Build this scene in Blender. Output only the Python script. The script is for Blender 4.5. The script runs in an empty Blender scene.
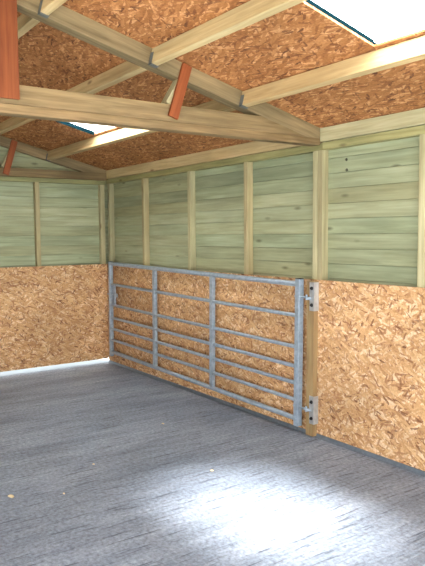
import bpy, bmesh, math, random
from mathutils import Vector, Matrix
random.seed(7)
SC = bpy.context.scene
COL = SC.collection

# ------------------------------------------------------------------ node helpers
def new_mat(name):
    m = bpy.data.materials.new(name)
    m.use_nodes = True
    nt = m.node_tree
    nt.nodes.clear()
    out = nt.nodes.new('ShaderNodeOutputMaterial')
    bs = nt.nodes.new('ShaderNodeBsdfPrincipled')
    nt.links.new(bs.outputs[0], out.inputs[0])
    return m, nt, bs

def N(nt, t, **kw):
    n = nt.nodes.new(t)
    for k, v in kw.items():
        setattr(n, k, v)
    return n

def math_n(nt, op, a, b=None, c=None):
    n = N(nt, 'ShaderNodeMath', operation=op)
    for i, v in enumerate((a, b, c)):
        if v is None:
            continue
        if hasattr(v, 'is_linked'):
            nt.links.new(v, n.inputs[i])
        else:
            n.inputs[i].default_value = v
    return n.outputs[0]

def mix_rgb(nt, fac, a, b, mode='MIX'):
    n = N(nt, 'ShaderNodeMix', data_type='RGBA', blend_type=mode)
    for sock, v in ((n.inputs[0], fac), (n.inputs[6], a), (n.inputs[7], b)):
        if hasattr(v, 'is_linked'):
            nt.links.new(v, sock)
        elif isinstance(v, (int, float)):
            sock.default_value = v
        else:
            sock.default_value = (*v, 1) if len(v) == 3 else v
    return n.outputs[2]

def ramp(nt, fac, stops):
    r = N(nt, 'ShaderNodeValToRGB')
    cr = r.color_ramp
    while len(cr.elements) < len(stops):
        cr.elements.new(0.5)
    for e, (p, c) in zip(cr.elements, stops):
        e.position = p
        e.color = (*c, 1) if len(c) == 3 else c
    nt.links.new(fac, r.inputs[0])
    return r.outputs[0]

def srgb(r, g, b):
    f = lambda v: (v/255/12.92) if v/255 <= .04045 else ((v/255+.055)/1.055)**2.4
    return (f(r), f(g), f(b))

# ------------------------------------------------------------------ materials
def osb_mat(name, tones, darks, pales, rough=.75, size=1.0, bias=0.0, flat=0.0):
    """oriented strand board: several layers of flakes at different angles, metres in UV"""
    m, nt, bs = new_mat(name)
    L = nt.links
    uv = N(nt, 'ShaderNodeUVMap', uv_map='metres')
    warp = N(nt, 'ShaderNodeTexNoise', noise_dimensions='2D')
    warp.inputs['Scale'].default_value = 22/size
    warp.inputs['Detail'].default_value = 3
    L.new(uv.outputs[0], warp.inputs['Vector'])
    wv = N(nt, 'ShaderNodeVectorMath', operation='SUBTRACT')
    L.new(warp.outputs['Color'], wv.inputs[0]); wv.inputs[1].default_value = (.5, .5, .5)
    ws = N(nt, 'ShaderNodeVectorMath', operation='MULTIPLY_ADD')
    L.new(wv.outputs[0], ws.inputs[0]); ws.inputs[1].default_value = (.016*size, .016*size, 0)
    L.new(uv.outputs[0], ws.inputs[2])
    col = None
    hsum = None
    # (angle, length, width, presence threshold, tones, strength)
    layers = [(12, .11, .035, -1, tones, 1), (-52, .09, .03, .45, tones, .9), (38, .10, .026, .5, tones, .9),
              (-14, .12, .024, .5, tones, .9), (78, .08, .022, .55, tones, .9), (4, .10, .02, .55, tones, .9),
              (-35, .08, .017, .74, pales, .75), (22, .09, .016, .74, pales, .75), (64, .06, .015, .80, pales, .7),
              (-8, .085, .017, .82, darks, .8), (47, .075, .016, .86, darks, .8), (-62, .065, .014, .86, darks, .8),
              (15, .065, .013, .86, darks, .9), (-25, .08, .014, .72, tones, .9), (92, .05, .012, .9, darks, .7), (30, .09, .02, .72, tones, .9)]
    for i, (a, ln, wd, thr, tn, stg) in enumerate(layers):
        ln *= size; wd *= size
        mp = N(nt, 'ShaderNodeMapping')
        mp.inputs['Location'].default_value = (i*3.7+.3, i*1.9, 0)
        mp.inputs['Rotation'].default_value = (0, 0, math.radians(a*(1-flat)+bias))
        mp.inputs['Scale'].default_value = (1/ln, 1/wd, 1)
        # the mapping rotates after it scales, so turn first
        rot = N(nt, 'ShaderNodeVectorRotate', rotation_type='Z_AXIS')
        rot.inputs['Angle'].default_value = math.radians(a*(1-flat)+bias)
        L.new(ws.outputs[0], rot.inputs['Vector'])
        mp.inputs['Rotation'].default_value = (0, 0, 0)
        L.new(rot.outputs[0], mp.inputs[0])
        vo = N(nt, 'ShaderNodeTexVoronoi', voronoi_dimensions='2D', feature='F1')
        vo.inputs['Scale'].default_value = 1
        L.new(mp.outputs[0], vo.inputs['Vector'])
        sp = N(nt, 'ShaderNodeSeparateColor')
        L.new(vo.outputs['Color'], sp.inputs[0])
        tone = ramp(nt, sp.outputs[0], tn)
        if col is None:
            col = tone
            hsum = sp.outputs[1]
        else:
            pres = math_n(nt, 'GREATER_THAN', sp.outputs[2], thr)
            edge = math_n(nt, 'LESS_THAN', vo.outputs['Distance'], .6)
            f = math_n(nt, 'MULTIPLY', pres, edge)
            f = math_n(nt, 'MULTIPLY', f, stg)
            col = mix_rgb(nt, f, col, tone)
            hsum = math_n(nt, 'ADD', hsum, math_n(nt, 'MULTIPLY', f, sp.outputs[1]))
    gr = N(nt, 'ShaderNodeTexNoise', noise_dimensions='2D')
    gr.inputs['Scale'].default_value = 75; gr.inputs['Detail'].default_value = 3
    L.new(ws.outputs[0], gr.inputs['Vector'])
    col = mix_rgb(nt, 1.0, col, ramp(nt, gr.outputs[0], [(.3, (.84, .82, .79)), (.7, (1.12, 1.12, 1.12))]), 'MULTIPLY')
    big = N(nt, 'ShaderNodeTexNoise', noise_dimensions='2D')
    big.inputs['Scale'].default_value = 1.6; big.inputs['Detail'].default_value = 3
    L.new(uv.outputs[0], big.inputs['Vector'])
    tint = ramp(nt, big.outputs[0], [(.3, (.84, .82, .80)), (.7, (1.08, 1.06, 1.04))])
    col = mix_rgb(nt, 1.0, col, tint, 'MULTIPLY')
    L.new(col, bs.inputs['Base Color'])
    bs.inputs['Roughness'].default_value = rough
    bs.inputs['Specular IOR Level'].default_value = .3
    bp = N(nt, 'ShaderNodeBump')
    bp.inputs['Strength'].default_value = .18
    bp.inputs['Distance'].default_value = .002
    L.new(hsum, bp.inputs['Height'])
    L.new(bp.outputs[0], bs.inputs['Normal'])
    return m

def wood_mat(name, light, dark, knot, rough=.7, boards=None, grain=1.0, stain=.35):
    """softwood with the grain along local X; boards = pitch gives every board along local Z its own tone"""
    m, nt, bs = new_mat(name)
    L = nt.links
    tc = N(nt, 'ShaderNodeTexCoord')
    oi = N(nt, 'ShaderNodeObjectInfo')
    off = N(nt, 'ShaderNodeVectorMath', operation='MULTIPLY_ADD')
    cx = N(nt, 'ShaderNodeCombineXYZ')
    L.new(oi.outputs['Random'], cx.inputs[0]); L.new(oi.outputs['Random'], cx.inputs[1])
    L.new(cx.outputs[0], off.inputs[0])
    off.inputs[1].default_value = (37, 11, 0)
    L.new(tc.outputs['Object'], off.inputs[2])
    vec = off.outputs[0]
    rnd = oi.outputs['Random']
    if boards:
        sx = N(nt, 'ShaderNodeSeparateXYZ')
        L.new(tc.outputs['Object'], sx.inputs[0])
        bi = math_n(nt, 'FLOOR', math_n(nt, 'DIVIDE', sx.outputs[2], boards))
        wn = N(nt, 'ShaderNodeTexWhiteNoise', noise_dimensions='2D')
        c2 = N(nt, 'ShaderNodeCombineXYZ')
        L.new(bi, c2.inputs[0])
        L.new(math_n(nt, 'FLOOR', math_n(nt, 'DIVIDE', sx.outputs[0], 1.83)), c2.inputs[1])
        L.new(c2.outputs[0], wn.inputs['Vector'])
        rnd = wn.outputs['Value']
        o2 = N(nt, 'ShaderNodeVectorMath', operation='MULTIPLY_ADD')
        L.new(wn.outputs['Color'], o2.inputs[0]); o2.inputs[1].default_value = (31, 17, 0)
        L.new(vec, o2.inputs[2]); vec = o2.outputs[0]
    mp = N(nt, 'ShaderNodeMapping')
    mp.inputs['Scale'].default_value = (1.3*grain, 26*grain, 26*grain)
    L.new(vec, mp.inputs[0])
    n1 = N(nt, 'ShaderNodeTexNoise')
    n1.inputs['Scale'].default_value = 1.6; n1.inputs['Detail'].default_value = 5
    n1.inputs['Roughness'].default_value = .6; n1.inputs['Distortion'].default_value = .5
    L.new(mp.outputs[0], n1.inputs['Vector'])
    g = ramp(nt, n1.outputs[0], [(.32, (0, 0, 0)), (.68, (1, 1, 1))])
    col = mix_rgb(nt, g, dark, light)
    # broad stains
    m2 = N(nt, 'ShaderNodeMapping'); m2.inputs['Scale'].default_value = (1.2, 5, 5)
    L.new(vec, m2.inputs[0])
    n2 = N(nt, 'ShaderNodeTexNoise'); n2.inputs['Scale'].default_value = 1.4; n2.inputs['Detail'].default_value = 3
    L.new(m2.outputs[0], n2.inputs['Vector'])
    t2 = ramp(nt, n2.outputs[0], [(.3, (1-stain, 1-stain*.95, 1-stain)), (.7, (1.06, 1.05, 1.03))])
    col = mix_rgb(nt, 1.0, col, t2, 'MULTIPLY')
    # per piece tone
    t3 = ramp(nt, rnd, [(0, (.74, .80, .74)), (.35, (1, .93, .78)), (.6, (.95, 1.02, .95)), (1, (1.16, 1.12, 1.02))])
    col = mix_rgb(nt, .8, col, t3, 'MULTIPLY')
    # knots
    m3 = N(nt, 'ShaderNodeMapping'); m3.inputs['Scale'].default_value = (3.1, 9, 9)
    L.new(vec, m3.inputs[0])
    vo = N(nt, 'ShaderNodeTexVoronoi'); vo.inputs['Scale'].default_value = 1.0
    L.new(m3.outputs[0], vo.inputs['Vector'])
    sp = N(nt, 'ShaderNodeSeparateColor'); L.new(vo.outputs['Color'], sp.inputs[0])
    kd = ramp(nt, vo.outputs['Distance'], [(.05, (1, 1, 1)), (.17, (0, 0, 0))])
    kf = math_n(nt, 'MULTIPLY', kd, math_n(nt, 'GREATER_THAN', sp.outputs[0], .5))
    kf = math_n(nt, 'MULTIPLY', kf, .75)
    col = mix_rgb(nt, kf, col, knot)
    L.new(col, bs.inputs['Base Color'])
    bs.inputs['Roughness'].default_value = rough
    bs.inputs['Specular IOR Level'].default_value = .3
    bp = N(nt, 'ShaderNodeBump'); bp.inputs['Strength'].default_value = .15; bp.inputs['Distance'].default_value = .003
    L.new(n1.outputs[0], bp.inputs['Height']); L.new(bp.outputs[0], bs.inputs['Normal'])
    return m

def metal_mat(name, base, rough=.42, metallic=.75):
    m, nt, bs = new_mat(name)
    L = nt.links
    tc = N(nt, 'ShaderNodeTexCoord')
    n = N(nt, 'ShaderNodeTexNoise'); n.inputs['Scale'].default_value = 30; n.inputs['Detail'].default_value = 3
    L.new(tc.outputs['Object'], n.inputs['Vector'])
    c = ramp(nt, n.outputs[0], [(.35, tuple(v*.82 for v in base)), (.65, tuple(min(1, v*1.1) for v in base))])
    L.new(c, bs.inputs['Base Color'])
    bs.inputs['Metallic'].default_value = metallic
    r = ramp(nt, n.outputs[0], [(.3, (rough-.08,)*3), (.7, (rough+.1,)*3)])
    L.new(r, bs.inputs['Roughness'])
    return m

def plain_mat(name, c, rough=.6, metallic=0.0, vary=.15, scale=12, spec=.4):
    m, nt, bs = new_mat(name)
    tc = N(nt, 'ShaderNodeTexCoord')
    n = N(nt, 'ShaderNodeTexNoise'); n.inputs['Scale'].default_value = scale; n.inputs['Detail'].default_value = 4
    nt.links.new(tc.outputs['Object'], n.inputs['Vector'])
    cc = ramp(nt, n.outputs[0], [(.3, tuple(v*(1-vary) for v in c)), (.7, tuple(min(1, v*(1+vary)) for v in c))])
    nt.links.new(cc, bs.inputs['Base Color'])
    bs.inputs['Roughness'].default_value = rough
    bs.inputs['Metallic'].default_value = metallic
    bs.inputs['Specular IOR Level'].default_value = spec
    return m

def floor_mat():
    """tamped concrete, ridges running across the shelter (along Y)"""
    m, nt, bs = new_mat('tamped_concrete')
    L = nt.links
    tc = N(nt, 'ShaderNodeTexCoord')
    P = tc.outputs['Object']
    wob = N(nt, 'ShaderNodeTexNoise'); wob.inputs['Scale'].default_value = 1.3; wob.inputs['Detail'].default_value = 2
    L.new(P, wob.inputs['Vector'])
    wv = N(nt, 'ShaderNodeVectorMath', operation='MULTIPLY_ADD')
    L.new(wob.outputs['Color'], wv.inputs[0]); wv.inputs[1].default_value = (.07, 0, 0); L.new(P, wv.inputs[2])
    def streak(sx, sy, det, loc=0):
        mp = N(nt, 'ShaderNodeMapping'); mp.inputs['Scale'].default_value = (sx, sy, 1)
        mp.inputs['Location'].default_value = (loc, loc, 0)
        mp.inputs['Rotation'].default_value = (0, 0, math.radians(1.5))
        L.new(wv.outputs[0], mp.inputs[0])
        n = N(nt, 'ShaderNodeTexNoise', noise_dimensions='2D'); n.inputs['Scale'].default_value = 1
        n.inputs['Detail'].default_value = det; n.inputs['Roughness'].default_value = .6
        L.new(mp.outputs[0], n.inputs['Vector'])
        return n.outputs[0]
    ridge = streak(50, 3.2, 4)
    band = streak(5.0, .9, 4, 5)
    broad = N(nt, 'ShaderNodeTexNoise'); broad.inputs['Scale'].default_value = .9; broad.inputs['Detail'].default_value = 4
    L.new(P, broad.inputs['Vector'])
    fine = N(nt, 'ShaderNodeTexNoise'); fine.inputs['Scale'].default_value = 42; fine.inputs['Detail'].default_value = 4
    fine.inputs['Roughness'].default_value = .7
    L.new(P, fine.inputs['Vector'])
    c = ramp(nt, band, [(.25, srgb(112, 122, 134)), (.5, srgb(130, 141, 154)), (.75, srgb(150, 160, 173))])
    c = mix_rgb(nt, 1, c, ramp(nt, broad.outputs[0], [(.3, (.78, .79, .81)), (.7, (1.12, 1.11, 1.1))]), 'MULTIPLY')
    c = mix_rgb(nt, 1, c, ramp(nt, ridge, [(.31, (.36, .36, .38)), (.39, (.90, .90, .90)), (.7, (1.08, 1.08, 1.08))]), 'MULTIPLY')
    c = mix_rgb(nt, 1, c, ramp(nt, fine.outputs[0], [(.34, (.56, .56, .58)), (.66, (1.3, 1.3, 1.29))]), 'MULTIPLY')
    L.new(c, bs.inputs['Base Color'])
    bs.inputs['Roughness'].default_value = .55
    bs.inputs['Specular IOR Level'].default_value = .45
    h = math_n(nt, 'ADD', math_n(nt, 'MULTIPLY', ridge, 1.0), math_n(nt, 'MULTIPLY', fine.outputs[0], .35))
    bp = N(nt, 'ShaderNodeBump'); bp.inputs['Strength'].default_value = .7; bp.inputs['Distance'].default_value = .012
    L.new(h, bp.inputs['Height']); L.new(bp.outputs[0], bs.inputs['Normal'])
    return m

def sheet_mat(name, milky):
    """translucent polycarbonate roof light"""
    m = bpy.data.materials.new(name); m.use_nodes = True
    nt = m.node_tree; nt.nodes.clear()
    out = N(nt, 'ShaderNodeOutputMaterial')
    tr = N(nt, 'ShaderNodeBsdfTransparent'); tr.inputs[0].default_value = (.97, .98, 1, 1)
    tl = N(nt, 'ShaderNodeBsdfTranslucent'); tl.inputs[0].default_value = (.95, .97, 1, 1)
    mx = N(nt, 'ShaderNodeMixShader'); mx.inputs[0].default_value = milky
    nt.links.new(tr.outputs[0], mx.inputs[1]); nt.links.new(tl.outputs[0], mx.inputs[2])
    nt.links.new(mx.outputs[0], out.inputs[0])
    return m

WALL_OSB = [(0, srgb(178, 134, 90)), (.3, srgb(198, 156, 110)), (.7, srgb(208, 168, 122)), (1, srgb(220, 184, 138))]
WALL_D = [(0, srgb(110, 70, 46)), (.25, srgb(150, 104, 70)), (.6, srgb(178, 134, 96)), (1, srgb(190, 148, 110))]
WALL_P = [(0, srgb(216, 184, 146)), (1, srgb(240, 218, 184))]
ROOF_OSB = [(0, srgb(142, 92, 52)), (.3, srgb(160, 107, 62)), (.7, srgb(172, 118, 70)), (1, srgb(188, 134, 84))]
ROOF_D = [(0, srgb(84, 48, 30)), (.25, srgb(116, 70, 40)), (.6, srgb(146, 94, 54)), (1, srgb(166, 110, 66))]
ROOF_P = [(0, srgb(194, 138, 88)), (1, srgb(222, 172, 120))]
M = {
    'osb': osb_mat('strand_board_wall', WALL_OSB, WALL_D, WALL_P),
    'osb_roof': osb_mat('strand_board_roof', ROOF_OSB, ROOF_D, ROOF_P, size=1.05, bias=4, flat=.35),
    'clad': wood_mat('green_treated_boards', srgb(172, 177, 149), srgb(146, 150, 120), srgb(84, 84, 58), boards=.112, grain=.8, stain=.22),
    'stud': wood_mat('treated_softwood', srgb(194, 185, 152), srgb(166, 155, 120), srgb(110, 80, 52), stain=.25),
    'beam': wood_mat('weathered_beam', srgb(150, 128, 94), srgb(112, 92, 64), srgb(70, 44, 28), stain=.35),
    'purlin': wood_mat('pale_purlin', srgb(210, 186, 144), srgb(182, 156, 114), srgb(118, 80, 50), stain=.25),
    'rail': wood_mat('greenish_rail', srgb(172, 168, 122), srgb(140, 136, 94), srgb(84, 70, 46), stain=.3),
    'rafter': wood_mat('greenish_rafter', srgb(148, 130, 98), srgb(112, 96, 70), srgb(78, 50, 30), stain=.35),
    'post': wood_mat('hinge_post_wood', srgb(172, 146, 108), srgb(142, 112, 78), srgb(110, 70, 40), stain=.25),
    'red': wood_mat('reddish_board', srgb(152, 84, 46), srgb(124, 62, 32), srgb(120, 54, 34), stain=.2),
    'galv': metal_mat('galvanised_steel', srgb(158, 174, 188), rough=.36, metallic=.35),
    'galv_dull': metal_mat('dull_zinc_plate', srgb(190, 194, 196), rough=.5, metallic=.6),
    'hanger': plain_mat('weathered_hanger', srgb(104, 106, 100), .7, .3),
    'bolt_end': plain_mat('dull_bolt_end', srgb(88, 86, 70), .7, .2),
    'dark': plain_mat('dark_steel', srgb(44, 48, 52), .5, .4),
    'sole': metal_mat('grey_base_rail', srgb(112, 122, 132), rough=.5, metallic=.3),
    'felt': plain_mat('dark_roof_sheet', srgb(8, 26, 30), .9, spec=0.0),
    'floor': floor_mat(),
    'ground': plain_mat('outside_concrete', srgb(140, 142, 142), .9, vary=.12, scale=4),
    'chip': plain_mat('wood_chip_pale', srgb(228, 206, 160), .8),
    'sheet': sheet_mat('clear_sheet', .35), 'sheet_far': sheet_mat('opal_sheet', .97),
}

# ------------------------------------------------------------------ mesh helpers
def tag(o, label, cat, group=None):
    o['label'] = label; o['category'] = cat
    if group: o['group'] = group
    return o

def empty(name, loc):
    o = bpy.data.objects.new(name, None); COL.objects.link(o)
    o.location = loc; o.empty_display_size = .1
    return o

def link(name, bm, mat, parent=None, mtx=None, smooth=False):
    """one mesh object; mtx = world placement of the local mesh"""
    me = bpy.data.meshes.new(name)
    bmesh.ops.recalc_face_normals(bm, faces=bm.faces)
    bm.to_mesh(me); bm.free()
    me.materials.append(mat)
    if smooth:
        for p in me.polygons: p.use_smooth = True
    o = bpy.data.objects.new(name, me); COL.objects.link(o)
    W = mtx if mtx is not None else Matrix.Identity(4)
    if parent is not None:
        o.parent = parent
        pw = Matrix.Identity(4); q = parent
        chain = []
        while q is not None: chain.append(q); q = q.parent
        for q in reversed(chain): pw = pw @ q.matrix_basis
        o.matrix_basis = pw.inverted() @ W
    else:
        o.matrix_basis = W
    return o

def add_box(bm, a, b, bevel=0.0):
    x0, y0, z0 = a; x1, y1, z1 = b
    vs = [bm.verts.new(p) for p in ((x0,y0,z0),(x1,y0,z0),(x1,y1,z0),(x0,y1,z0),(x0,y0,z1),(x1,y0,z1),(x1,y1,z1),(x0,y1,z1))]
    fs = [bm.faces.new([vs[i] for i in f]) for f in ((3,2,1,0),(4,5,6,7),(0,1,5,4),(1,2,6,5),(2,3,7,6),(3,0,4,7))]
    if bevel:
        es = list({e for f in fs for e in f.edges})
        bmesh.ops.bevel(bm, geom=es, offset=bevel, segments=2, affect='EDGES', profile=.6)

def frame(p0, p1, up=(0,0,1)):
    p0, p1 = Vector(p0), Vector(p1)
    x = (p1-p0).normalized(); z = Vector(up); z = (z - x*z.dot(x)).normalized(); y = z.cross(x)
    m = Matrix((x, y, z)).transposed().to_4x4(); m.translation = p0
    return m, (p1-p0).length

def beam(name, p0, p1, w, h, mat, parent=None, up=(0,0,1), bevel=.004, plumb0=0, plumb1=0):
    """sawn timber from p0 to p1 (centre line), grain along local X; plumb = end cut skew (local x shift per local z)"""
    m, ln = frame(p0, p1, up)
    bm = bmesh.new()
    add_box(bm, (0, -w/2, -h/2), (ln, w/2, h/2))
    for v in bm.verts:
        if v.co.x < ln*.5: v.co.x += plumb0*v.co.z
        else: v.co.x += plumb1*v.co.z
    bmesh.ops.bevel(bm, geom=list(bm.edges), offset=bevel, segments=2, affect='EDGES', profile=.6)
    return link(name, bm, mat, parent, m)

def add_tube(bm, p0, p1, r, n=16, cap=True):
    m, ln = frame(p0, p1, (0,0,1) if abs((Vector(p1)-Vector(p0)).normalized().z) < .9 else (1,0,0))
    rings = []
    for x in (0, ln):
        rings.append([bm.verts.new(m @ Vector((x, r*math.cos(2*math.pi*k/n), r*math.sin(2*math.pi*k/n)))) for k in range(n)])
    for k in range(n):
        bm.faces.new((rings[0][k], rings[0][(k+1)%n], rings[1][(k+1)%n], rings[1][k]))
    if cap:
        bm.faces.new(rings[0][::-1]); bm.faces.new(rings[1])

def add_ring(bm, c, axis, R, r, n=20, k=10):
    axis = Vector(axis).normalized()
    u = axis.orthogonal().normalized(); v = axis.cross(u)
    rows = []
    for i in range(n):
        a = 2*math.pi*i/n; d = u*math.cos(a)+v*math.sin(a)
        rows.append([bm.verts.new(Vector(c)+d*(R+r*math.cos(2*math.pi*j/k))+axis*r*math.sin(2*math.pi*j/k)) for j in range(k)])
    for i in range(n):
        for j in range(k):
            bm.faces.new((rows[i][j], rows[(i+1)%n][j], rows[(i+1)%n][(j+1)%k], rows[i][(j+1)%k]))

def smooth_round(o, ang=40):
    for p in o.data.polygons: p.use_smooth = True
    o.data.set_sharp_from_angle(angle=math.radians(ang))
    return o

def uv_metres(o, fn):
    uv = o.data.uv_layers.new(name='metres')
    W = o.matrix_basis
    for lp in o.data.loops:
        uv.data[lp.index].uv = fn(W @ o.data.vertices[lp.vertex_index].co)
    return o

# ------------------------------------------------------------------ dimensions (metres)
# origin = inner back corner on the floor; right wall is the plane y=0 running along +x,
# back wall is the plane x=0 running along -y
SL = .25                      # roof pitch
ROOF0 = 2.352                 # underside of the roof decking at y=0
RIDGE = -2.3                  # y of the ridge
DEPTH = -4.6
XE = 7.32                     # open end of the shelter
BAY = 3.66
def roof(y): return ROOF0 - SL*y if y >= RIDGE else ROOF0 - SL*(2*RIDGE - y)
BOARD = .112
KICK = 1.22
CL = .076                     # inner face of the cladding behind the studs

# ------------------------------------------------------------------ floor, ground
bm = bmesh.new(); add_box(bm, (-.02, DEPTH-.3, -.15), (XE+1.2, .09, 0))
o = link('floor', bm, M['floor']); o['kind'] = 'structure'
bm = bmesh.new(); add_box(bm, (-30, -30, -.35), (30, 30, -.012))
o = link('ground', bm, M['ground']); o['kind'] = 'structure'

# ------------------------------------------------------------------ clad walls
def clad_bm(x0, x1, z0, z1, top=None):
    bm = bmesh.new()
    k = int(math.floor(z0/BOARD)); z = k*BOARD
    rr = random.Random(3)
    while z < z1:
        a = max(z, z0)+.0008; b = min(z+BOARD, z1)-.0012
        j = rr.uniform(-.0012, .0012)
        xa, xb = x0, x1
        if top: xa, xb = top(b, x0, x1)
        if b-a > .01 and xb-xa > .05:
            add_box(bm, (xa, j, a), (xb, .02+j, b), bevel=.0035)
        z += BOARD
    z = z0                                 # continuous backing strips added behind the boards to stop light leaking through joints
    while z < z1:
        b = min(z+.056, z1); xa, xb = (top(b, x0, x1) if top else (x0, x1))
        add_box(bm, (xa, .0185, z), (xb, .026, b)); z += .056
    return bm
# right wall: local x = world x, board face towards -y
o = link('wall_right', clad_bm(-.1, XE, .02, 2.33), M['clad'], None, Matrix.Translation((0, CL, 0))); o['kind'] = 'structure'
# back wall: local x = world +y, local y = world -x
MB = Matrix(((0,-1,0,-CL),(1,0,0,0),(0,0,1,0),(0,0,0,1)))
def gable(b, x0, x1):
    if b <= ROOF0-.01: return x0, x1
    h = (b - ROOF0)/SL
    return max(x0, 2*RIDGE + h), min(x1, -h)
o = link('wall_back', clad_bm(DEPTH-.1, .1, .06, 2.93, gable), M['clad'], None, MB); o['kind'] = 'structure'
# front wall of the far bay
o = link('wall_front', clad_bm(-.1, BAY, .02, 2.33), M['clad'], None, Matrix.Translation((0, DEPTH-CL-.02, 0))); o['kind'] = 'structure'

# ------------------------------------------------------------------ roof decking with roof-light openings
SKY = [(1.35, 2.50), (4.825, 6.0)]
SY0, SY1, SYF = -.755, -1.27, -1.165      # lower and upper edge of the openings
def deck(bm, t0, t1, holes, ys):
    xs = sorted({-.15, XE+.15, *[v for s in holes for v in s]})
    vt = {}
    def V(i, j, t):
        key = (i, j, t)
        if key not in vt: vt[key] = bm.verts.new((xs[i], ys[j], roof(ys[j])+t))
        return vt[key]
    def hole(i, j):
        if i < 0 or j < 0 or i >= len(xs)-1 or j >= len(ys)-1: return True
        return any(abs(xs[i]-q[0]) < 1e-6 and (j == 1 or (j == 2 and q is holes[1])) for q in holes)
    for i in range(len(xs)-1):
        for j in range(len(ys)-1):
            if hole(i, j): continue
            bm.faces.new((V(i,j,t0), V(i+1,j,t0), V(i+1,j+1,t0), V(i,j+1,t0)))
            bm.faces.new((V(i,j+1,t1), V(i+1,j+1,t1), V(i+1,j,t1), V(i,j,t1)))
            for (di, dj, p, q) in ((-1,0,(i,j),(i,j+1)), (1,0,(i+1,j+1),(i+1,j)), (0,-1,(i+1,j),(i,j)), (0,1,(i,j+1),(i+1,j+1))):
                if hole(i+di, j+dj):
                    bm.faces.new((V(*p,t0), V(*q,t0), V(*q,t1), V(*p,t1)))
bm = bmesh.new(); deck(bm, 0, .012, SKY, [.16, SY0, SYF, SY1, RIDGE, DEPTH-.16])
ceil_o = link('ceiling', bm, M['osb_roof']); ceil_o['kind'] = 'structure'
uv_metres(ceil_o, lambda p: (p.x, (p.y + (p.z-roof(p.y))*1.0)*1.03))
bm = bmesh.new(); deck(bm, .013, .026, [(a+.001, b-.001) for a, b in SKY], [.16, SY0+.05, SYF-.01, SY1-.03, RIDGE, DEPTH-.16])
cov = link('roof_covering', bm, M['felt'], ceil_o)
for i, (a, b) in enumerate(SKY):
    w = empty('window_%d' % (i+1), ((a+b)/2, (SY0+SY1)/2, roof((SY0+SY1)/2))); w['kind'] = 'structure'
    bm = bmesh.new()                       # corrugated translucent sheet lying on the roof covering
    nx = 48; rows = []
    for y in (SY0+.12, SY1-.12):
        rows.append([[bm.verts.new((a-.1+(b-a+.2)*k/nx, y, roof(y)+.043+.006*math.sin(k*math.pi/3)+t)) for k in range(nx+1)] for t in (0, .002)])
    for t in (0, 1):
        for k in range(nx):
            bm.faces.new((rows[0][t][k], rows[0][t][k+1], rows[1][t][k+1], rows[1][t][k]))
    link('pane', bm, M['sheet_far' if i == 0 else 'sheet'], w, smooth=True)
    bm = bmesh.new()                       # dark closure strips along both sides
    for xx in (a-.0155, b+(.0015 if i else -.0185)):
        for s in (0,):
            vs = []
            for y in (SY0, SY1 if i else SYF):
                for (dx, dz) in (((0,.0265),(.014,.0265),(.014,.036),(0,.036)) if i else ((.0155,-.004),(.0185,-.004),(.0185,.034),(.0155,.034))):
                    vs.append(bm.verts.new((xx+dx, y, roof(y)+dz)))
            for f in ((0,1,2,3),(7,6,5,4),(0,4,5,1),(1,5,6,2),(2,6,7,3),(3,7,4,0)):
                bm.faces.new([vs[q] for q in f])
    link('window_frame', bm, M['felt'], w)

# ------------------------------------------------------------------ studs
def stud(x, label, mat='stud', z1=2.19, w=.05, d=.063, z0=.055):
    o = beam('wall_stud', (x, .0125+d/2, z0), (x, .0125+d/2, z1), w, d, M[mat], up=(0,1,0))
    return tag(o, label, 'stud', 'vertical studs of the long wall')
G1 = 'vertical studs of the long wall'
stud(.055, 'pale narrow corner stud at the far left end of the long green wall')
stud(.91, 'pale upright stud on the long wall above the left gate panel, nearest the corner')
stud(1.84, 'pale upright stud on the long wall above the middle of the galvanised gate')
stud(2.745, 'pale upright stud on the long wall above the right third of the gate')
stud(3.60, 'left half of the double stud under the big roof truss', w=.05)
stud(3.652, 'right knotty half of the double stud under the big roof truss', 'stud', w=.05)
stud(4.56, 'pale upright stud at the right edge of the picture above the strand board')
stud(5.49, 'pale upright stud on the long wall, beyond the right edge of the photo')
def bstud(y, label, w=.05, d=.063):
    o = beam('wall_stud', (-.0125-d/2, y, .075), (-.0125-d/2, y, 2.18), w, d, M['stud'], up=(1,0,0))
    return tag(o, label, 'stud', 'vertical studs of the end wall')
bstud(-.035, 'pale corner stud at the right end of the short end wall', w=.055)
bstud(-.845, 'pale upright stud in the middle of the short green end wall')
bstud(-1.72, 'pale upright stud of the end wall beyond the left edge of the photo')
bstud(-2.62, 'second pale stud of the end wall beyond the left edge of the photo')

# top rails and eaves plates
o = beam('top_rail', (0.0, .0445, 2.2175), (BAY+.005, .0445, 2.2175), .063, .055, M['rail']); tag(o, 'greenish top rail of the long wall framing above the gate', 'rail')
o = beam('top_rail', (BAY+.012, .0445, 2.2175), (XE, .0445, 2.2175), .063, .055, M['rail']); tag(o, 'greenish top rail of the long wall to the right of the truss', 'rail')
o = beam('top_rail', (-.044, .01, 2.205), (-.044, DEPTH, 2.205), .063, .05, M['rail']); tag(o, 'greenish top rail of the end wall under the end truss', 'rail')
o = beam('eaves_plate', (.055, .012, 2.298), (BAY-.095, .012, 2.298), .045, .1, M['purlin']); tag(o, 'long pale eaves plate above the gate between the two trusses', 'beam')
o = beam('eaves_plate', (BAY+.012, .012, 2.2985), (XE, .012, 2.2985), .045, .1, M['stud']); tag(o, 'pale eaves plate to the right of the big truss', 'beam')

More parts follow.
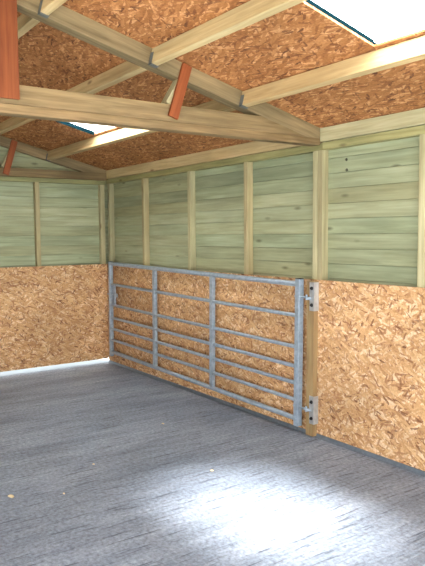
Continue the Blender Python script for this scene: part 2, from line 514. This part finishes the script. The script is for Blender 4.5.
# ------------------------------------------------------------------ strand board kickboards
def panel(name, a, b, mat, fn, label):
    bm = bmesh.new(); add_box(bm, a, b, bevel=.0015)
    o = link(name, bm, mat); uv_metres(o, fn)
    return tag(o, label, 'panel')
panel('strand_board_panel', (.0, 0, .032), (3.598, .011, KICK), M['osb'], lambda p: (p.x, p.z+p.y), 'strand board kickboard on the long wall behind the galvanised gate')
panel('strand_board_panel', (3.602, 0, .032), (XE, .011, KICK), M['osb'], lambda p: (p.x+9, p.z+p.y), 'bright strand board kickboard on the long wall right of the hinge post')
panel('strand_board_panel', (-.011, DEPTH, .052), (0, -.001, KICK), M['osb'], lambda p: (p.y+31, p.z+p.x), 'shaded strand board kickboard on the end wall with light showing underneath')

# grey base rail under the long wall
bm = bmesh.new()
prof = [(.05,.001),(-.016,.001),(-.016,.005),(-.006,.007),(-.004,.030),(.05,.030)]
r0 = [bm.verts.new((.01, y, z)) for y, z in prof]; r1 = [bm.verts.new((XE, y, z)) for y, z in prof]
for k in range(6): bm.faces.new((r0[k], r0[(k+1)%6], r1[(k+1)%6], r1[k]))
bm.faces.new(r0); bm.faces.new(r1[::-1])
o = link('base_rail', bm, M['sole']); tag(o, 'low grey base rail along the foot of the long wall', 'rail')

# ------------------------------------------------------------------ trusses
RH = .105                                   # rafter depth, square to the slope
cs = math.cos(math.atan(SL))
def rafter_line(y, drop): return roof(y) - drop/cs
def make_truss(x0, x1, label, front, near=True):
    """x0..x1 thickness; front = x of the face the cover boards are nailed to"""
    t = empty('roof_truss', ((x0+x1)/2, RIDGE, 2.225)); tag(t, label, 'truss')
    xc = (x0+x1)/2; w = x1-x0
    yb, yt = .0, RIDGE
    c = RH/2+.001
    beam('rafter', (xc, yb+.05, rafter_line(yb+.05, c)), (xc, RIDGE, rafter_line(RIDGE, c)), w, RH, M['rafter'], t)
    beam('rafter', (xc, 2*RIDGE-.05, rafter_line(.05, c)), (xc, RIDGE, rafter_line(RIDGE, c)), w, RH, M['rafter'], t)
    if near:
        beam('tie_beam', (xc, DEPTH+.02, 2.330), (xc, -.008, 2.330), w-.006, .108, M['beam'], t)
        beam('bottom_batten', (xc, DEPTH+.02, 2.25), (xc, -.003, 2.25), w+.004, .05, M['beam'], t)
    else:
        beam('tie_beam', (xc, DEPTH+.02, 2.276), (xc, -.003, 2.276), w, .092, M['beam'], t)
    def web(yA, yB, wd, zb=2.30 if near else 2.245):
        """in-plane green strut between tie and rafter + reddish board nailed over its face"""
        top = roof((yA+yB)/2 if abs(yA-yB) < .02 else yB)-.012
        st = beam('strut', (xc, yA-.012, 2.387 if near else 2.325), (xc, yB-.024, roof(yB-.02)-RH/cs), w-.02, wd*.72, M['stud'], t, up=(0,1,0), bevel=.003)
        cb = beam('cover_board', (front+.011, yA, zb), (front+.011, yB, top), wd, .02, M['red'], t, up=(1,0,0), bevel=.002)
        cb['label'] = 'reddish brown cover board'
    s0 = -.045 if near else .025
    web(-1.245+s0, -1.135+s0, .068)
    web(2*RIDGE+1.245-s0, 2*RIDGE+1.135-s0, .068)
    web(-2.315, -2.315, .114)
    return t
make_truss(BAY-.085, BAY+.005, 'large near roof truss with tie beam crossing the whole upper left of the picture', BAY+.007)
make_truss(-.012, .045, 'smaller looking roof truss fixed against the green end wall', .045, False)
make_truss(XE-.09, XE, 'open end roof truss of the shelter, behind the viewpoint', XE)

# ------------------------------------------------------------------ purlins
def purlin(x0, x1, y, label, hang0=True, hang1=True):
    c = RH/2+.002
    z = rafter_line(y, c)
    up = Vector((0, SL, 1)) if y >= RIDGE else Vector((0, -SL, 1))
    o = beam('purlin', (x0, y, z), (x1, y, z), .046, RH-.004, M['purlin'], up=up)
    tag(o, label, 'purlin', 'purlins under the roof boards')
    for hx, on in ((x0, hang0),):
        if not on: continue
        s = 1 if hx == x0 else -1
        bm = bmesh.new()                   # small zinc strap hanger, local frame of the purlin
        add_box(bm, (0, -.027, -.058), (.035, -.0238, .02), .0008)
        add_box(bm, (0, .0238, -.058), (.035, .027, .02), .0008)
        add_box(bm, (0, -.027, -.058), (.035, .027, -.0515), .0008)
        m, ln = frame((x0, y, z), (x1, y, z), up)
        if s < 0: m = m @ Matrix.Translation((ln-.035, 0, 0))
        link('joist_hanger', bm, M['hanger'], o, m)
    return o
FAR = (.046, BAY-.0905); NEAR = (BAY+.006, XE-.0905)
for y, nm in ((-.722, 'lower'), (-1.415, 'middle'), (-2.1, 'upper')):
    purlin(*FAR, y, {'lower': 'pale purlin passing under the far skylight opening, between the two trusses',
                     'middle': 'pale purlin between the two trusses, second one up from the eaves',
                     'upper': 'pale purlin between the two trusses close to the ridge, at the top left corner'}[nm])
    purlin(*NEAR, y, {'lower': 'long pale purlin below the bright near skylight at the upper right',
                      'middle': 'pale purlin at the top centre running to the near truss, above the bright skylight',
                      'upper': 'short visible pale purlin at the top left next to the reddish king board'}[nm])
for y in (2*RIDGE+.722, 2*RIDGE+1.415, 2*RIDGE+2.1):
    for xs, nm in ((FAR, 'far'), (NEAR, 'near')):
        purlin(*xs, y, 'pale purlin under the unseen roof slope, %s bay, %s' % (nm, 'lowest of three' if y < -3.5 else 'middle of three' if y < -2.8 else 'nearest the ridge'), False, False)
for xs, nm in ((FAR, 'far'), (NEAR, 'near')):
    o = beam('eaves_plate', (xs[0], DEPTH-.012, 2.298), (xs[1], DEPTH-.012, 2.298), .045, .1, M['purlin'])
    tag(o, 'eaves plate along the front of the %s bay, outside the photo' % nm, 'beam')

# ------------------------------------------------------------------ hinge post
PX0, PX1, PY = 3.576, 3.654, -.045
post = beam('hinge_post', ((PX0+PX1)/2-.010, PY/2-.0004, .012), ((PX0+PX1)/2, PY/2-.0004, 1.213), PX1-PX0, -PY, M['post'], up=(0,1,0), bevel=.003)
tag(post, 'short brown timber hinge post on the strand board beside the gate', 'post')
# hinge brackets: angle plate round the post corner, two bolts, a hook pin
def bracket(z0, z1, zp, label):
    t = empty('hinge_bracket', (PX1, PY, z0)); tag(t, label, 'hinge', 'hinge brackets of the gate')
    bm = bmesh.new()
    add_box(bm, (PX1-.044, PY-.006, z0), (PX1+.0045, PY-.0006, z1), .0012)
    add_box(bm, (PX1+.0002, PY-.003, z0), (PX1+.0045, -.001, z1), .0012)
    link('plate', bm, M['galv_dull'], t)
    for zz in (z0+.045, z1-.045):
        bm = bmesh.new()
        add_tube(bm, (PX1-.018, PY-.006, zz), (PX1-.018, PY-.010, zz), .014, 14)
        add_tube(bm, (PX1-.018, PY-.010, zz), (PX1-.018, PY-.020, zz), .0095, 6)
        o = link('bolt', bm, M['dark'], t); o['label'] = 'dark hexagonal bolt'
    bm = bmesh.new()
    px, py = PX1-.052, PY-.030
    add_tube(bm, (PX1-.030, PY-.004, zp-.012), (px, py, zp-.012), .008, 12)
    add_tube(bm, (px, py, zp-.020), (px, py, zp+.020), .0085, 12)
    smooth_round(link('hook_pin', bm, M['galv'], t))
    return px, py
HZ = (1.088, .226)
px, py = bracket(.985, 1.203, HZ[0], 'upper zinc hinge bracket bolted to the top of the timber post')
bracket(.111, .328, HZ[1], 'lower zinc hinge bracket bolted near the foot of the timber post')

# ------------------------------------------------------------------ galvanised field gate
GY0, GY1 = -.088, -.038
GC = (GY0+GY1)/2
GX0, GX1 = .19, 3.519
gate = empty('field_gate', ((GX0+GX1)/2, GC, .09))
tag(gate, 'long galvanised seven bar field gate standing closed against the strand board wall', 'gate')
def tube_box(name, a, b, bev=.006):
    bm = bmesh.new(); add_box(bm, a, b, bev); return link(name, bm, M['galv'], gate)
hs = tube_box('hanging_stile', (GX1-.05, GY0, .088), (GX1, GY1, 1.243))
hs['label'] = 'square hanging stile at the hinge end'
bm = bmesh.new(); add_box(bm, (GX1-.048, GY0+.002, 1.2432), (GX1-.002, GY1-.002, 1.248), .002)
o = link('end_cap', bm, M['dark'], hs); o['label'] = 'dark plastic end cap'
ls = tube_box('latch_stile', (GX0, GY0+.003, .088), (GX0+.046, GY1-.003, 1.226)); ls['label'] = 'square stile at the latch end'
bm = bmesh.new(); add_box(bm, (GX0+.002, GY0+.005, 1.2262), (GX0+.044, GY1-.005, 1.231), .002)
link('end_cap', bm, M['dark'], ls)
rails = [(1.203, .0215), (.957, .0155), (.71, .0155), (.556, .0155), (.423, .0155), (.29, .0155), (.142, .0205)]
for i, (z, r) in enumerate(rails):
    bm = bmesh.new(); add_tube(bm, (GX0+.03, GC, z), (GX1-.03, GC, z), r, 20, False)
    o = smooth_round(link('rail', bm, M['galv'], gate))
for bx_ in (1.262, 2.325):
    bm = bmesh.new(); add_box(bm, (bx_-.025, GC-.017, .135), (bx_+.025, GC+.017, 1.196), .003)
    o = link('upright_brace', bm, M['galv'], gate)
# eye bolts at the hinge end
for z in (HZ[0]+.0205, HZ[1]+.0205):
    bm = bmesh.new()
    add_tube(bm, (GX1-.06, py+.0, z), (px-.014, py, z), .0085, 12)
    add_tube(bm, (GX1+.001, py, z), (GX1+.010, py, z), .016, 6)
    add_ring(bm, (px, py, z), (0,0,1), .0165, .0055)
    smooth_round(link('eye_bolt', bm, M['galv'], gate))
# slam latch between second and third rail at the other end
bm = bmesh.new()
add_box(bm, (GX0+.105, GC-.012, .70), (GX0+.135, GC+.012, .965), .002)
lt = link('latch_strap', bm, M['galv'], gate)
bm = bmesh.new()
add_tube(bm, (GX0-.06, GC, .835), (GX0+.16, GC, .835), .010, 12)
add_ring(bm, (GX0+.175, GC, .835), (0,1,0), .02, .006)
smooth_round(link('latch_bolt', bm, M['galv'], lt))

bpy.context.view_layer.update()
gate.rotation_euler = (0, .0155, 0)        # hangs a touch high at the latch end
gate.location.z += .0055

# ------------------------------------------------------------------ small things
for (x, z, lb) in ((3.858, 2.105, 'upper dark bolt end in the green boards right of the double stud'), (3.862, 2.03, 'lower dark bolt end in the green boards right of the double stud')):
    bm = bmesh.new(); add_tube(bm, (x, CL-.001, z), (x, CL-.010, z), .007, 8); add_tube(bm, (x, CL-.001, z), (x, CL-.003, z), .011, 14)
    tag(link('bolt', bm, M['bolt_end']), lb, 'bolt', 'bolt ends in the green boards')
for (x, y, s, lb) in ((3.374, -2.279, .028, 'pale wood chip on the concrete at the left edge of the picture'),
                      (2.635, -.781, .017, 'tiny pale wood chip on the concrete in front of the middle of the gate'),
                      (3.742, -1.058, .018, 'pale wood chip at the left rim of the bright patch on the floor'),
                      (3.52, -2.003, .013, 'small pale wood chip on the floor right of the left edge chip'),
                      (3.165, -1.646, .013, 'small pale wood chip alone in the middle of the shaded concrete')):
    bm = bmesh.new()
    a = random.uniform(0, 3)
    pts = [(s*math.cos(a+t)*f, s*.6*math.sin(a+t)*f) for t, f in ((0,1),(.9,.8),(2.0,.9),(3.1,1.1),(4.2,.7),(5.3,.95))]
    b0 = [bm.verts.new((x+u, y+v, .0025)) for u, v in pts]
    b1 = [bm.verts.new((x+u*.8, y+v*.8, .0025+s*.3+.1*u)) for u, v in pts]
    for k in range(6): bm.faces.new((b0[k], b0[(k+1)%6], b1[(k+1)%6], b1[k]))
    bm.faces.new(b1); bm.faces.new(b0[::-1])
    tag(link('wood_chip', bm, M['chip']), lb, 'wood chip', 'wood chips on the floor')

# ------------------------------------------------------------------ light
SUN_E, SKY_S = 42.0, 3.0
w = bpy.data.worlds.new('sky'); SC.world = w; w.use_nodes = True
nt = w.node_tree; nt.nodes.clear()
out = N(nt, 'ShaderNodeOutputWorld'); bg = N(nt, 'ShaderNodeBackground')
tc = N(nt, 'ShaderNodeTexCoord'); sx = N(nt, 'ShaderNodeSeparateXYZ'); nt.links.new(tc.outputs['Generated'], sx.inputs[0])
c = ramp(nt, sx.outputs[2], [(0, (1.0, .98, .95)), (.25, (.92, .96, 1.0)), (1, (.70, .83, 1.0))])
nt.links.new(c, bg.inputs[0]); bg.inputs[1].default_value = SKY_S
nt.links.new(bg.outputs[0], out.inputs[0])
sl = bpy.data.lights.new('sun', 'SUN'); sl.energy = SUN_E; sl.angle = math.radians(17); sl.color = (1, .96, .9)
so = bpy.data.objects.new('sun', sl); COL.objects.link(so)
d = Vector((4.43-5.4, -1.2+1.06, -2.62)).normalized()
so.rotation_euler = d.to_track_quat('-Z', 'Y').to_euler(); so.location = (6, -1, 8)

# ------------------------------------------------------------------ camera
yaw, pitch, roll, fpx = .610748, -.0756315, -.00763739, 636.89
cam = bpy.data.cameras.new('camera'); co = bpy.data.objects.new('camera', cam); COL.objects.link(co)
f = Vector((-math.cos(yaw)*math.cos(pitch), math.sin(yaw)*math.cos(pitch), math.sin(pitch)))
r = f.cross(Vector((0,0,1))).normalized(); u = r.cross(f)
r2 = r*math.cos(roll)+u*math.sin(roll); u2 = -r*math.sin(roll)+u*math.cos(roll)
m = Matrix((r2, u2, -f)).transposed().to_4x4(); m.translation = (7.13354, -3.41608, 1.567288)
co.matrix_world = m
cam.sensor_fit = 'VERTICAL'; cam.sensor_height = 24; cam.lens = 24*fpx/566
cam.clip_start = .05
SC.camera = co
SC.view_settings.view_transform = 'Standard'
SC.view_settings.look = 'None'
SC.view_settings.exposure = 0.78
SC.cycles.max_bounces = 10
SC.cycles.diffuse_bounces = 6
